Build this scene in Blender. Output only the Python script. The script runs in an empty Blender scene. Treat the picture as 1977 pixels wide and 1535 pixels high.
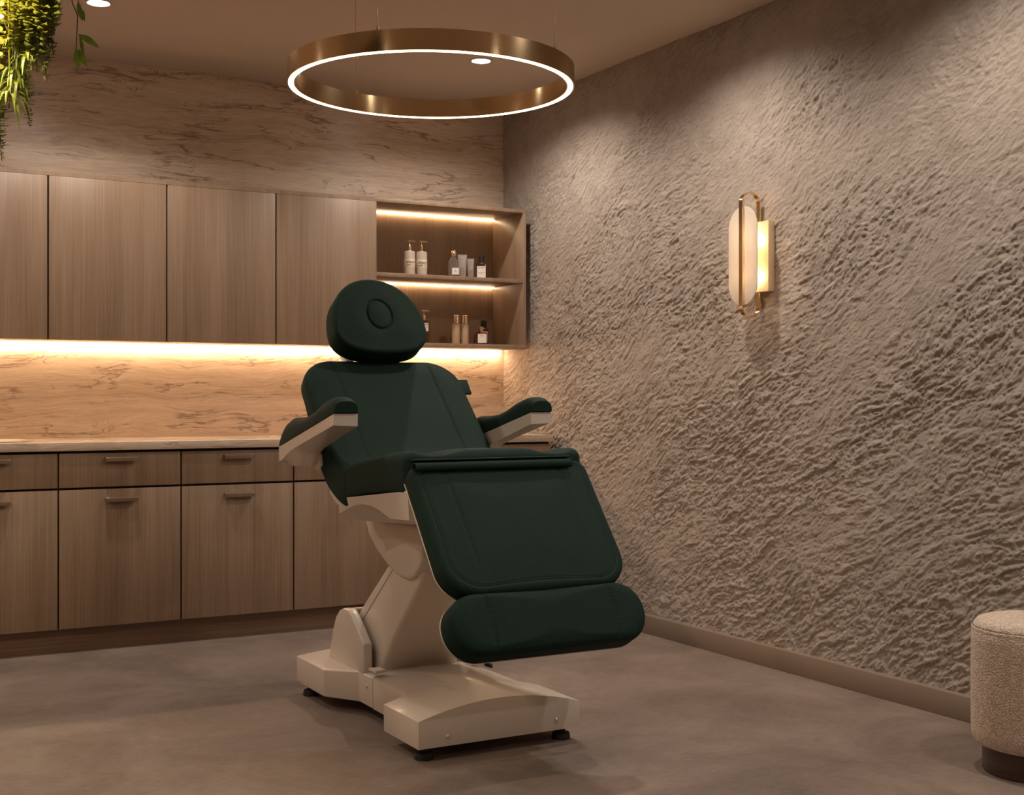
import bpy, bmesh, math, random
import numpy as np
from mathutils import Vector, Matrix, Euler
PI = math.pi
S = bpy.context.scene
COL = S.collection

# ------------------------------------------------------------------ camera
cam_d = bpy.data.cameras.new('camera'); cam = bpy.data.objects.new('camera', cam_d); COL.objects.link(cam)
cam.location = (-3.4846, -6.3327, 1.095)
cam_d.sensor_fit = 'HORIZONTAL'; cam_d.sensor_width = 36.0
cam_d.lens = 2495.0 / 1977.0 * 36.0
cam_d.shift_y = (766.0 - 767.5) / 1977.0 * -1.0 * -1.0
cam.rotation_euler = (PI/2, 0, math.atan2(-0.4879, 0.8729))
cam_d.clip_start = 0.05
S.camera = cam
# ------------------------------------------------------------------ world, exposure
w = bpy.data.worlds.new('world'); S.world = w; w.use_nodes = True
w.node_tree.nodes['Background'].inputs[0].default_value = (1.0, 0.72, 0.5, 1)
w.node_tree.nodes['Background'].inputs[1].default_value = 0.0
S.view_settings.view_transform = 'Standard'; S.view_settings.look = 'None'
S.view_settings.gamma = 1.0; S.view_settings.exposure = 0.0
S.view_settings.use_curve_mapping = False

WARM = (1.0, 0.69, 0.41)
SPOTC = (1.0, 0.90, 0.80)
SPOT_W = 66.0
LED_E = 56.0
SHELF_E = 19.0
RING_E = 13.0
SPOTS = [(-0.603, -0.875), (-0.603, -2.19), (-0.603, -3.54), (-2.387, -0.918),
         (-4.05, -1.2), (-4.05, -3.9), (-0.603, -4.9), (-0.603, -6.3)]  # unseen ones by the left wall and near the viewer are added fill
def spot_lamp(x, y, z, power, angle=150, blend=0.62, color=SPOTC, size=0.035):
    d = bpy.data.lights.new('ceiling_spot_light', 'SPOT'); d.energy = power; d.color = color
    d.spot_size = math.radians(angle); d.spot_blend = blend; d.shadow_soft_size = size
    o = bpy.data.objects.new('ceiling_spot_light', d); COL.objects.link(o); o.location = (x, y, z)
    return o
for (x, y) in SPOTS:
    spot_lamp(x, y, 2.69, SPOT_W)

# ------------------------------------------------------------------ helpers
def link(o, parent=None):
    COL.objects.link(o)
    if parent is not None: o.parent = parent
    return o
def mesh_obj(name, verts, faces, mat, parent=None, smooth=False, origin=(0, 0, 0), sharp=None):
    me = bpy.data.meshes.new(name)
    ox, oy, oz = origin
    me.from_pydata([(v[0]-ox, v[1]-oy, v[2]-oz) for v in verts], [], faces)
    me.update()
    if smooth:
        me.polygons.foreach_set('use_smooth', [True]*len(me.polygons))
        if sharp: me.set_sharp_from_angle(angle=math.radians(sharp))
    me.materials.append(mat)
    o = bpy.data.objects.new(name, me)
    return link(o, parent)
def bm_obj(name, bm, mat, parent=None, smooth=True, sharp=35, origin=(0, 0, 0)):
    if origin != (0, 0, 0): bmesh.ops.translate(bm, vec=(-origin[0], -origin[1], -origin[2]), verts=bm.verts)
    bmesh.ops.recalc_face_normals(bm, faces=bm.faces)
    me = bpy.data.meshes.new(name); bm.to_mesh(me); bm.free()
    if smooth:
        me.polygons.foreach_set('use_smooth', [True]*len(me.polygons))
        me.set_sharp_from_angle(angle=math.radians(sharp))
    me.materials.append(mat)
    o = bpy.data.objects.new(name, me)
    return link(o, parent)
def tag(o, label, cat, group=None):
    o['label'] = label; o['category'] = cat
    if group: o['group'] = group
    return o
def thing(name, label, cat, loc=(0, 0, 0), group=None):
    o = bpy.data.objects.new(name, None); COL.objects.link(o); o.location = loc
    o.empty_display_size = 0.05
    return tag(o, label, cat, group)
def add_box(bm, x0, x1, y0, y1, z0, z1, bev=0.0, seg=2):
    vs = [bm.verts.new(p) for p in ((x0,y0,z0),(x1,y0,z0),(x1,y1,z0),(x0,y1,z0),(x0,y0,z1),(x1,y0,z1),(x1,y1,z1),(x0,y1,z1))]
    fs = [bm.faces.new([vs[i] for i in f]) for f in ((0,3,2,1),(4,5,6,7),(0,1,5,4),(1,2,6,5),(2,3,7,6),(3,0,4,7))]
    if bev > 0:
        es = list({e for f in fs for e in f.edges})
        bmesh.ops.bevel(bm, geom=es, offset=bev, segments=seg, profile=0.5, affect='EDGES')
    return bm
def box(name, x0, x1, y0, y1, z0, z1, mat, parent=None, bev=0.0, origin=(0, 0, 0)):
    return bm_obj(name, add_box(bmesh.new(), x0, x1, y0, y1, z0, z1, bev), mat, parent, smooth=bev > 0, origin=origin)
def prism(name, pts, a0, a1, axis, mat, parent=None, bev=0.0, seg=3, origin=(0, 0, 0), sharp=40):
    """pts: polygon; axis 'x': pts are (y,z); 'y': (x,z); 'z': (x,y)."""
    bm = bmesh.new()
    def P(p, a):
        return {'x': (a, p[0], p[1]), 'y': (p[0], a, p[1]), 'z': (p[0], p[1], a)}[axis]
    lo = [bm.verts.new(P(p, a0)) for p in pts]; hi = [bm.verts.new(P(p, a1)) for p in pts]
    bm.faces.new(lo); bm.faces.new(hi[::-1]); n = len(pts)
    for i in range(n): bm.faces.new((lo[i], hi[i], hi[(i+1) % n], lo[(i+1) % n]))
    bmesh.ops.recalc_face_normals(bm, faces=bm.faces)
    if bev > 0:
        es = [e for e in bm.edges if len(e.link_faces) == 2 and e.calc_face_angle(0) > 0.30]
        bmesh.ops.bevel(bm, geom=es, offset=bev, segments=seg, profile=0.5, affect='EDGES', clamp_overlap=True)
    return bm_obj(name, bm, mat, parent, origin=origin, sharp=sharp)
def add_lathe(bm, prof, cx, cy, cz, n=24, cap0=True, cap1=True, sx=1.0, sy=1.0, rot=0.0):
    rings = []
    for r, z in prof:
        rings.append([bm.verts.new((cx + sx*r*math.cos(2*PI*i/n+rot), cy + sy*r*math.sin(2*PI*i/n+rot), cz + z)) for i in range(n)])
    for a, b in zip(rings, rings[1:]):
        for i in range(n): bm.faces.new((a[i], a[(i+1) % n], b[(i+1) % n], b[i]))
    if cap0: bm.faces.new(rings[0][::-1])
    if cap1: bm.faces.new(rings[-1])
    return bm
def lathe(name, prof, c, mat, parent=None, n=24, origin=(0, 0, 0), sharp=35, **k):
    return bm_obj(name, add_lathe(bmesh.new(), prof, c[0], c[1], c[2], n, **k), mat, parent, origin=origin, sharp=sharp)
def add_tube(bm, pts, r, n=8, closed=False, rfun=None, flat=None):
    pts = [Vector(p) for p in pts]; N = len(pts); rings = []
    up = Vector((0, 0, 1)); prevx = None
    for i, p in enumerate(pts):
        if closed: t = (pts[(i+1) % N] - pts[i-1]).normalized()
        else: t = (pts[min(i+1, N-1)] - pts[max(i-1, 0)]).normalized()
        if prevx is None:
            a = up if abs(t.dot(up)) < 0.9 else Vector((1, 0, 0))
            x = t.cross(a).normalized()
        else: x = (prevx - t*prevx.dot(t)).normalized()
        y = t.cross(x).normalized(); prevx = x
        rr = rfun(i/(N-1)) if rfun else r
        rings.append([bm.verts.new(p + x*rr*math.cos(2*PI*k/n) + y*rr*math.sin(2*PI*k/n)) for k in range(n)])
    M = N if closed else N-1
    for i in range(M):
        a = rings[i]; b = rings[(i+1) % N]
        for k in range(n): bm.faces.new((a[k], a[(k+1) % n], b[(k+1) % n], b[k]))
    if not closed: bm.faces.new(rings[0][::-1]); bm.faces.new(rings[-1])
    return bm
def tube(name, pts, r, mat, parent=None, n=8, closed=False, origin=(0, 0, 0), rfun=None):
    return bm_obj(name, add_tube(bmesh.new(), pts, r, n, closed, rfun), mat, parent, origin=origin, sharp=60)
def text(name, s, size, loc, rot, mat, parent=None, shear=0.0, ext=0.0002, origin=(0,0,0)):
    c = bpy.data.curves.new(name, 'FONT'); c.body = s; c.size = size; c.align_x = 'CENTER'; c.align_y = 'CENTER'
    c.shear = shear; c.extrude = ext; c.resolution_u = 2
    t = bpy.data.objects.new(name+'_tmp', c)
    me = bpy.data.meshes.new_from_object(t); bpy.data.objects.remove(t)
    me.materials.clear(); me.materials.append(mat)
    M = Matrix.Translation(Vector(loc)-Vector(origin)) @ Euler(rot).to_matrix().to_4x4()
    me.transform(M)
    o = bpy.data.objects.new(name, me); return link(o, parent)

# ------------------------------------------------------------------ materials
class NT:
    def __init__(s, name):
        s.m = bpy.data.materials.new(name); s.m.use_nodes = True; s.t = s.m.node_tree
        s.b = s.t.nodes['Principled BSDF']; s.out = s.t.nodes['Material Output']
    def n(s, ty, **k):
        nd = s.t.nodes.new(ty)
        for a, v in k.items():
            if a.startswith('i_'): nd.inputs[a[2:].replace('_', ' ')].default_value = v
            else: setattr(nd, a, v)
        return nd
    def l(s, a, b): s.t.links.new(a, b)
    def pos(s, scale=(1, 1, 1), rot=(0, 0, 0), loc=(0, 0, 0), obj=False):
        if obj: src = s.n('ShaderNodeTexCoord').outputs['Object']
        else: src = s.n('ShaderNodeNewGeometry').outputs['Position']
        mp = s.n('ShaderNodeMapping'); s.l(src, mp.inputs[0])
        mp.inputs['Scale'].default_value = scale; mp.inputs['Rotation'].default_value = rot; mp.inputs['Location'].default_value = loc
        return mp.outputs[0]
    def noise(s, vec, scale, detail=6, rough=0.55, dist=0.0):
        nd = s.n('ShaderNodeTexNoise'); nd.inputs['Scale'].default_value = scale; nd.inputs['Detail'].default_value = detail
        nd.inputs['Roughness'].default_value = rough; nd.inputs['Distortion'].default_value = dist; s.l(vec, nd.inputs['Vector']); return nd.outputs['Fac']
    def ramp(s, fac, stops):
        r = s.n('ShaderNodeValToRGB'); s.l(fac, r.inputs[0]); e = r.color_ramp.elements
        while len(e) > 1: e.remove(e[-1])
        e[0].position = stops[0][0]; e[0].color = (*stops[0][1], 1)
        for p, c in stops[1:]:
            q = e.new(p); q.color = (*c, 1)
        return r.outputs[0]
    def mix(s, fac, a, b, ty='MIX'):
        m = s.n('ShaderNodeMix', data_type='RGBA', blend_type=ty)
        for i, v in ((0, fac), (6, a), (7, b)):
            if hasattr(v, 'is_linked') or hasattr(v, 'links'): s.l(v, m.inputs[i])
            elif i == 0: m.inputs[0].default_value = v
            else: m.inputs[i].default_value = (*v, 1)
        return m.outputs[2]
    def math(s, op, a, b=0.0):
        m = s.n('ShaderNodeMath', operation=op)
        for i, v in ((0, a), (1, b)):
            if hasattr(v, 'links'): s.l(v, m.inputs[i])
            else: m.inputs[i].default_value = v
        return m.outputs[0]
    def bump(s, h, strength=0.3, dist=0.002):
        b = s.n('ShaderNodeBump'); b.inputs['Strength'].default_value = strength; b.inputs['Distance'].default_value = dist
        s.l(h, b.inputs['Height']); s.l(b.outputs[0], s.b.inputs['Normal'])
    def base(s, c):
        if hasattr(c, 'links'): s.l(c, s.b.inputs['Base Color'])
        else: s.b.inputs['Base Color'].default_value = (*c, 1)
    def set(s, **k):
        for a, v in k.items(): s.b.inputs[a.replace('_', ' ')].default_value = v
        return s
def wood(name, dark, mid, light, horiz=False, rough=0.42):
    t = NT(name)
    sc = (1.2, 3, 110) if horiz else (115, 115, 1.6)
    sc2 = (0.5, 2, 14) if horiz else (13, 13, 0.55)
    f1 = t.noise(t.pos(sc), 1.6, 6, 0.6); f2 = t.noise(t.pos(sc2), 1.0, 4, 0.5, 0.6)
    f = t.math('ADD', t.math('MULTIPLY', f1, 0.5), t.math('MULTIPLY', f2, 0.5))
    t.base(t.ramp(f, [(0.34, dark), (0.5, mid), (0.66, light)]))
    t.set(Roughness=rough); t.bump(f1, 0.12, 0.001)
    return t.m
M = {}
M['wood_up'] = wood('walnut_veneer', (0.215, 0.138, 0.088), (0.285, 0.190, 0.124), (0.345, 0.24, 0.165))
M['wood_toe'] = wood('walnut_veneer_horizontal', (0.13, 0.072, 0.045), (0.19, 0.11, 0.068), (0.24, 0.15, 0.096), horiz=True)
t = NT('dark_gap'); t.base((0.035, 0.02, 0.013)); t.set(Roughness=0.7); M['gap'] = t.m
# travertine
def stone(name, tint=1.0, rough=0.33):
    t = NT(name)
    warp = t.noise(t.pos((0.9, 0.9, 1.6)), 1.3, 3, 0.5)
    wv = t.n('ShaderNodeVectorMath', operation='SCALE'); cmb = t.n('ShaderNodeCombineXYZ'); t.l(warp, cmb.inputs[2]); t.l(cmb.outputs[0], wv.inputs[0]); wv.inputs['Scale'].default_value = 0.22
    g = t.n('ShaderNodeNewGeometry'); ad = t.n('ShaderNodeVectorMath', operation='ADD'); t.l(g.outputs['Position'], ad.inputs[0]); t.l(wv.outputs[0], ad.inputs[1])
    def mp(sc):
        m = t.n('ShaderNodeMapping'); t.l(ad.outputs[0], m.inputs[0]); m.inputs['Scale'].default_value = sc; m.inputs['Rotation'].default_value = (0, math.radians(1.5), 0); return m.outputs[0]
    bands = t.noise(mp((0.45, 0.45, 9)), 1.5, 10, 0.66, 0.15)
    fine = t.noise(mp((4, 4, 75)), 1.8, 8, 0.72)
    blot = t.noise(mp((2.4, 2.4, 9)), 2.4, 10, 0.75, 0.6)
    T3 = lambda r, g, b: (r*tint, g*tint, b*tint)
    c = t.ramp(bands, [(0.30, T3(0.22, 0.15, 0.11)), (0.41, T3(0.36, 0.27, 0.20)), (0.52, T3(0.50, 0.395, 0.305)), (0.70, T3(0.60, 0.49, 0.395))])
    c = t.mix(0.5, c, t.ramp(fine, [(0.32, T3(0.27, 0.19, 0.14)), (0.52, T3(0.50, 0.395, 0.305)), (0.68, T3(0.60, 0.49, 0.395))]))
    c = t.mix(t.math('MULTIPLY', t.ramp(blot, [(0.52, (0, 0, 0)), (0.68, (1, 1, 1))]), 0.45), c, T3(0.64, 0.53, 0.43))
    c = t.mix(t.math('MULTIPLY', t.ramp(blot, [(0.30, (1, 1, 1)), (0.42, (0, 0, 0))]), 0.5), c, T3(0.24, 0.16, 0.12))
    fv = None
    for (sx_, sz_, off, wid) in ((0.42, 3.4, 0.50, 0.0045), (0.8, 5.2, 0.47, 0.0035), (2.6, 3.0, 0.62, 0.002)):
        v = t.noise(mp((sx_, sx_, sz_)), 1.7, 10, 0.58, 0.25)
        d = t.math('ABSOLUTE', t.math('SUBTRACT', v, off))
        vein = t.ramp(d, [(0.0, (1, 1, 1)), (wid, (0.6, 0.6, 0.6)), (wid*4, (0, 0, 0))])
        gate = t.ramp(t.noise(mp((1.3+off, 1.3, 6)), 1.6, 5, 0.6), [(0.47, (0, 0, 0)), (0.56, (1, 1, 1))])
        q = t.math('MULTIPLY', t.math('MULTIPLY', vein, gate), 0.8)
        fv = q if fv is None else t.math('MAXIMUM', fv, q)
    c = t.mix(fv, c, T3(0.11, 0.06, 0.042))
    t.base(c); t.set(Roughness=rough)
    h = t.math('SUBTRACT', t.math('MULTIPLY', fine, 0.5), fv)
    t.bump(h, 0.35, 0.0015)
    return t.m
M['stone'] = stone('travertine_cladding', 1.32, 0.27); M['counter'] = stone('travertine_worktop', 1.2, 0.16)
# rough plaster
t = NT('rough_stone_plaster')
f = t.noise(t.pos((1, 1, 1)), 9, 6, 0.6)
t.base(t.ramp(f, [(0.3, (0.40, 0.33, 0.272)), (0.7, (0.51, 0.43, 0.365))])); t.set(Roughness=0.78)
f2 = t.noise(t.pos((1, 0.6, 1.0), (math.radians(-28), 0, 0)), 60, 10, 0.78, 0.8)
t.bump(f2, 0.85, 0.010); M['plaster'] = t.m
t = NT('ceiling_paint'); t.base((0.60, 0.50, 0.41)); t.set(Roughness=0.85)
t.bump(t.noise(t.pos(), 120, 3), 0.05, 0.001); M['ceil'] = t.m
t = NT('side_wall_paint'); t.base((0.60, 0.50, 0.40)); t.set(Roughness=0.85); t.bump(t.noise(t.pos(), 120, 3), 0.05, 0.001); M['paint'] = t.m
t = NT('taupe_baseboard_paint'); t.base((0.235, 0.175, 0.133)); t.set(Roughness=0.5); t.bump(t.noise(t.pos(), 150, 3), 0.03, 0.001); M['base'] = t.m
# floor
t = NT('mottled_floor')
a = t.noise(t.pos((1, 1, 1)), 2.2, 9, 0.68, 0.4); b = t.noise(t.pos((5, 17, 1), (0, 0, math.radians(29))), 5, 6, 0.7); c = t.noise(t.pos(), 320, 2, 0.7)
f = t.math('ADD', t.math('MULTIPLY', a, 0.55), t.math('ADD', t.math('MULTIPLY', b, 0.27), t.math('MULTIPLY', c, 0.18)))
t.base(t.ramp(f, [(0.36, (0.115, 0.080, 0.061)), (0.5, (0.185, 0.136, 0.107)), (0.64, (0.272, 0.207, 0.165))]))
t.set(Roughness=0.62); t.bump(t.math('ADD', b, c), 0.12, 0.001); M['floor'] = t.m
# leather
t = NT('green_leather')
vor = t.n('ShaderNodeTexVoronoi', feature='DISTANCE_TO_EDGE'); vor.inputs['Scale'].default_value = 1.0
t.l(t.pos((150, 260, 330), obj=True), vor.inputs['Vector'])
nz = t.noise(t.pos((1, 2.2, 2.2), obj=True), 130, 4, 0.6)
h = t.math('ADD', t.math('MINIMUM', vor.outputs['Distance'], 0.3), nz)
t.base(t.ramp(nz, [(0.3, (0.0110, 0.0262, 0.0205)), (0.7, (0.0145, 0.0335, 0.0265))])); t.set(Roughness=0.66)
t.b.inputs['Specular IOR Level'].default_value = 0.08
t.bump(h, 0.55, 0.0016); M['green'] = t.m
t = NT('white_plastic'); t.base((0.66, 0.57, 0.48)); t.set(Roughness=0.30, Coat_Weight=0.15); t.bump(t.noise(t.pos(obj=True), 40, 2), 0.02, 0.001); M['white'] = t.m
t = NT('black_rubber'); t.base((0.012, 0.012, 0.012)); t.set(Roughness=0.6); M['black'] = t.m
t = NT('polished_brass'); t.base((0.90, 0.67, 0.40)); t.set(Metallic=1.0, Roughness=0.15)
t.bump(t.noise(t.pos((1, 1, 60)), 12, 3), 0.02, 0.0005); M['brass'] = t.m
t = NT('rose_gold'); t.base((0.92, 0.68, 0.52)); t.set(Metallic=1.0, Roughness=0.18); M['rose'] = t.m
t = NT('bronze_pull'); t.base((0.20, 0.13, 0.085)); t.set(Metallic=0.5, Roughness=0.42); M['bronze'] = t.m
t = NT('chrome_screw'); t.base((0.75, 0.7, 0.65)); t.set(Roughness=0.25, Metallic=0.5); M['screw'] = t.m
def emit(name, col, e):
    t = NT(name); t.base((0.9, 0.8, 0.7)); t.b.inputs['Emission Color'].default_value = (*col, 1); t.b.inputs['Emission Strength'].default_value = e; return t.m
M['led'] = emit('led_diffuser', WARM, LED_E); M['led_shelf'] = emit('shelf_led_diffuser', WARM, SHELF_E)
M['ring_led'] = emit('ring_led_diffuser', (1.0, 0.66, 0.38), RING_E)
M['down'] = emit('downlight_lens', (1.0, 0.88, 0.75), 40.0)
M['bulb'] = emit('warm_bulb', (1.0, 0.74, 0.48), 130.0)
M['grow'] = emit('planter_lamp_lens', (1.0, 0.8, 0.5), 30.0)
M['panel'] = emit('opal_panel', (1.0, 0.78, 0.58), 1.2)
# boucle
t = NT('boucle_fabric')
v1 = t.n('ShaderNodeTexVoronoi'); v1.inputs['Scale'].default_value = 1.0; t.l(t.pos((170, 170, 210), obj=True), v1.inputs['Vector'])
nz = t.noise(t.pos(obj=True), 60, 5, 0.7)
h = t.math('SUBTRACT', nz, t.math('MULTIPLY', v1.outputs['Distance'], 0.8))
t.base(t.ramp(h, [(0.0, (0.50, 0.38, 0.29)), (0.45, (0.80, 0.67, 0.55))])); t.set(Roughness=0.95, Sheen_Weight=0.2); t.bump(h, 0.7, 0.0035); M['boucle'] = t.m
M['dark_wood'] = wood('dark_plinth_wood', (0.03, 0.016, 0.011), (0.055, 0.028, 0.018), (0.085, 0.045, 0.03), horiz=True, rough=0.3)

# ================================================================== SETTING
XL, YB, H = -4.581, -7.6, 2.70
def structure(o): o['kind'] = 'structure'; return o
structure(box('floor', XL-0.1, 0.12, YB-0.1, 0.1, -0.1, 0.0, M['floor']))
structure(box('ceiling', XL-0.1, 0.12, YB-0.1, 0.1, H, H+0.1, M['ceil']))
structure(box('wall_back', XL-0.1, 0.12, 0.0, 0.1, 0.0, H, M['stone']))
structure(box('wall_left', XL-0.1, XL, YB-0.1, 0.1, 0.0, H, M['paint']))
structure(box('wall_front', XL-0.1, 0.12, YB-0.1, YB, 0.0, H, M['paint']))

# the hand-trowelled wall: real relief (ridges running up towards the viewer)
def grad_noise(X, Y, seed):
    rs = np.random.RandomState(seed); P = rs.permutation(512); P = np.concatenate([P, P])
    ang = rs.rand(512)*2*PI; gx, gy = np.cos(ang), np.sin(ang)
    xi = np.floor(X).astype(np.int64); yi = np.floor(Y).astype(np.int64); xf = X-xi; yf = Y-yi
    u = xf*xf*xf*(xf*(xf*6-15)+10); v = yf*yf*yf*(yf*(yf*6-15)+10)
    def g(ix, iy, dx, dy):
        h = P[(P[ix & 511] + iy) & 511]; return gx[h]*dx + gy[h]*dy
    a = g(xi, yi, xf, yf); b = g(xi+1, yi, xf-1, yf); c = g(xi, yi+1, xf, yf-1); d = g(xi+1, yi+1, xf-1, yf-1)
    return (a*(1-u)+b*u)*(1-v) + (c*(1-u)+d*u)*v
def wall_relief(Yc, Z):
    th = math.radians(30)
    A = -Yc; warp = 0.10*grad_noise(A*1.1, Z*1.1, 5)+0.05*grad_noise(A*3, Z*3, 6)
    u = A*math.cos(th) + Z*math.sin(th); v = -A*math.sin(th) + Z*math.cos(th) + warp
    u = u + 0.02*grad_noise(A*9, Z*9, 8); v = v + 0.010*grad_noise(A*14, Z*14, 9)
    patch = np.clip(0.5 + 1.3*grad_noise((A*math.cos(0.5)+Z*math.sin(0.5))*1.2, (-A*math.sin(0.5)+Z*math.cos(0.5))*3.2, 17), 0, 1)
    h = np.zeros_like(u)
    for (fu, fv, amp, sd, rid) in ((2.0, 5, 0.0030, 1, 0), (6, 22, 0.0034, 2, 1), (14, 42, 0.0036, 3, 1), (30, 76, 0.0031, 4, 1), (54, 125, 0.0023, 11, 1), (90, 165, 0.0012, 12, 1)):
        uu = u + 0.30/fu*grad_noise(u*fu*0.9+7, v*fv*0.5, sd+30); vv = v + 0.30/fv*grad_noise(u*fu*0.7, v*fv*0.8+3, sd+50)
        n = grad_noise(uu*fu, vv*fv, sd)
        if rid: n = (2.4*np.abs(n)**0.8 - 0.9)*(0.45+0.75*patch) + 0.35*n
        h += amp*1.22*n
    return np.clip(h, -0.015, 0.013)
y0, y1 = 0.0, -4.4; ny, nz = 1080, 640
yy = np.linspace(y0, y1, ny+1); zz = np.linspace(0, H, nz+1)
YY, ZZ = np.meshgrid(yy, zz, indexing='ij')
XX = -0.002 - wall_relief(YY, ZZ)
me = bpy.data.meshes.new('wall_right')
co = np.stack([XX, YY, ZZ], -1).reshape(-1, 3)
extra = np.array([[-0.002, y1, 0], [-0.002, YB, 0], [-0.002, YB, H], [-0.002, y1, H]])
nv = len(co); co = np.concatenate([co, extra])
i = np.arange(ny)[:, None]*(nz+1) + np.arange(nz)[None, :]
quads = np.stack([i, i+1, i+nz+2, i+nz+1], -1).reshape(-1, 4)
quads = np.concatenate([quads, [[nv, nv+3, nv+2, nv+1]]]).astype(np.int32)
me.vertices.add(len(co)); me.vertices.foreach_set('co', co.astype(np.float32).ravel())
me.loops.add(quads.size); me.loops.foreach_set('vertex_index', quads.ravel())
me.polygons.add(len(quads)); me.polygons.foreach_set('loop_start', np.arange(0, quads.size, 4, dtype=np.int32))
me.update(calc_edges=True); me.materials.append(M['plaster'])
me.polygons.foreach_set('use_smooth', np.ones(len(quads), bool))
structure(link(bpy.data.objects.new('wall_right', me)))

structure(box('baseboard_right', -0.030, 0.02, YB, -0.62, 0.0, 0.085, M['base'], bev=0.0015))
structure(box('baseboard_left', XL, XL+0.016, YB, -0.62, 0.0, 0.085, M['base'], bev=0.0015))

# ================================================================== CABINETS
GX = [-4.581, -4.0577, -3.5344, -3.0113, -2.488, -1.965, -1.4415, -0.918]
ZB, ZT, YU = 1.350, 2.092, -0.35
g = 0.0035
ordn = ['sixth', 'fifth', 'fourth', 'third', 'second', 'first']
up_lab = {6: 'flat walnut wall cabinet next to the open lit shelf unit, behind the chair headrest',
          5: 'flat walnut wall cabinet, second to the left of the open shelf unit',
          4: 'flat walnut wall cabinet, third to the left of the open shelf unit',
          3: 'flat walnut wall cabinet cut by the left edge of the picture, under the trailing plants'}
for k in range(7):
    x0, x1 = GX[k], GX[k+1]
    t_ = thing('wall_cabinet', up_lab.get(k) or 'flat walnut wall cabinet outside the left edge, %s from the left wall' % ('first', 'second', 'third')[k], 'cabinet', (x0, 0, ZB), 'wall cabinets above the worktop')
    o = (x0, 0, ZB)
    box('cabinet_body', x0+0.0005, x1-0.0005, YU+0.022, -0.001, ZB+0.004, ZT-0.019, M['gap'], t_, origin=o)
    box('top_board', x0, x1, YU, -0.001, ZT-0.018, ZT, M['wood_up'], t_, origin=o)
    box('door', x0+g, x1-(g if k < 6 else 0), YU, YU+0.019, ZB, ZT-0.019, M['wood_up'], t_, bev=0.001, origin=o)
    box('bottom_board', x0, x1, YU+0.024, -0.001, ZB-0.001, ZB+0.003, M['wood_up'], t_, origin=o)
# open shelf unit
sx0, sx1 = -0.918, -0.054
o = (sx0, 0, ZB)
su = thing('open_shelf_unit', 'open two-tier walnut shelf unit with warm strip lights at the end of the wall cabinets', 'shelf unit', o)
box('top_board', sx0, sx1, YU, -0.001, ZT-0.018, ZT, M['wood_up'], su, bev=0.0008, origin=o)
box('bottom_board', sx0, sx1, YU, -0.001, ZB, ZB+0.021, M['wood_up'], su, bev=0.0008, origin=o)
box('shelf', sx0+0.001, sx1-0.018, YU+0.001, -0.012, 1.700, 1.720, M['wood_up'], su, bev=0.0008, origin=o)
box('side_panel', sx1-0.018, sx1, YU, -0.001, ZB+0.0215, ZT-0.0185, M['wood_up'], su, bev=0.0008, origin=o)
box('side_panel', sx0+0.0005, sx0+0.0035, YU+0.021, -0.001, ZB+0.0215, ZT-0.0185, M['wood_up'], su, origin=o)
box('back_panel', sx0+0.004, sx1-0.0185, -0.011, -0.002, ZB+0.0215, ZT-0.0185, M['wood_up'], su, origin=o)
for zc, nm in ((ZT-0.0185, 'a'), (1.6995, 'b')):
    ls = box('led_strip', sx0+0.004, sx1-0.019, -0.027, -0.0175, zc-0.006, zc, M['led_shelf'], su, origin=o)
    ls['label'] = 'glowing warm white strip light'
ul = box('led_strip', XL+0.02, -0.03, -0.030, -0.012, ZB-0.008, ZB-0.0015, M['led'])
tag(ul, 'long glowing strip light running under the wall cabinets along the stone splashback', 'strip light')
# base cabinets
BX = GX + [-0.484, -0.050]
YF = -0.60
def handle(x, z, parent, o):
    # folded edge pull: thin curved bronze lip standing off the front
    bm = bmesh.new(); n = 14; wd = 0.069
    prof = [(0.0, 0.012), (-0.020, 0.012), (-0.026, 0.008), (-0.027, -0.006), (-0.0245, -0.006), (-0.0235, 0.006), (-0.019, 0.0095), (0.0, 0.0095)]
    rings = []
    for i in range(n+1):
        f = -1 + 2*i/n; s = 1 - 0.22*abs(f)**6
        rings.append([bm.verts.new((x+f*wd, YF + p[0]*s, z+p[1])) for p in prof])
    for a, b in zip(rings, rings[1:]):
        for k in range(len(prof)): bm.faces.new((a[k], a[(k+1) % 8], b[(k+1) % 8], b[k]))
    bm.faces.new(rings[0]); bm.faces.new(rings[-1][::-1])
    return bm_obj('handle', bm, M['bronze'], parent, origin=o)
low_lab = {8: 'narrow walnut base cabinet in the corner by the rough wall, seen over the right armrest',
           7: 'walnut base cabinet hidden behind the chair seat, left of the corner cabinet',
           6: 'walnut base cabinet behind the chair column, right of the left armrest',
           5: 'walnut base cabinet with drawer and door, directly left of the chair',
           4: 'walnut base cabinet with drawer and door, second to the left of the chair',
           3: 'walnut base cabinet with reddish pulls, cut by the left edge of the picture'}
for k in range(9):
    x0, x1 = BX[k], BX[k+1]; o = (x0, 0, 0)
    t_ = thing('base_cabinet', low_lab.get(k) or 'walnut base cabinet outside the left edge, %s from the left wall' % ('first', 'second', 'third')[k], 'cabinet', o, 'base cabinets under the worktop')
    box('cabinet_body', x0+0.0005, x1-0.0005, YF+0.022, -0.002, 0.104, 0.862, M['gap'], t_, origin=o)
    dr = box('drawer', x0+g, x1-g, YF, YF+0.020, 0.706, 0.852, M['wood_up'], t_, bev=0.0012, origin=o)
    dd = box('door', x0+g, x1-g, YF, YF+0.020, 0.105, 0.696, M['wood_up'], t_, bev=0.0012, origin=o)
    handle((x0+x1)/2, 0.822, dr, o); handle((x0+x1)/2, 0.648, dd, o)
box_ = box('trim_1', XL, -0.050, -0.552, -0.530, 0.0, 0.104, M['wood_toe']); structure(box_)
wt = thing('worktop', 'long travertine stone worktop over the base cabinets', 'worktop', (XL, 0, 0.863))
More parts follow.
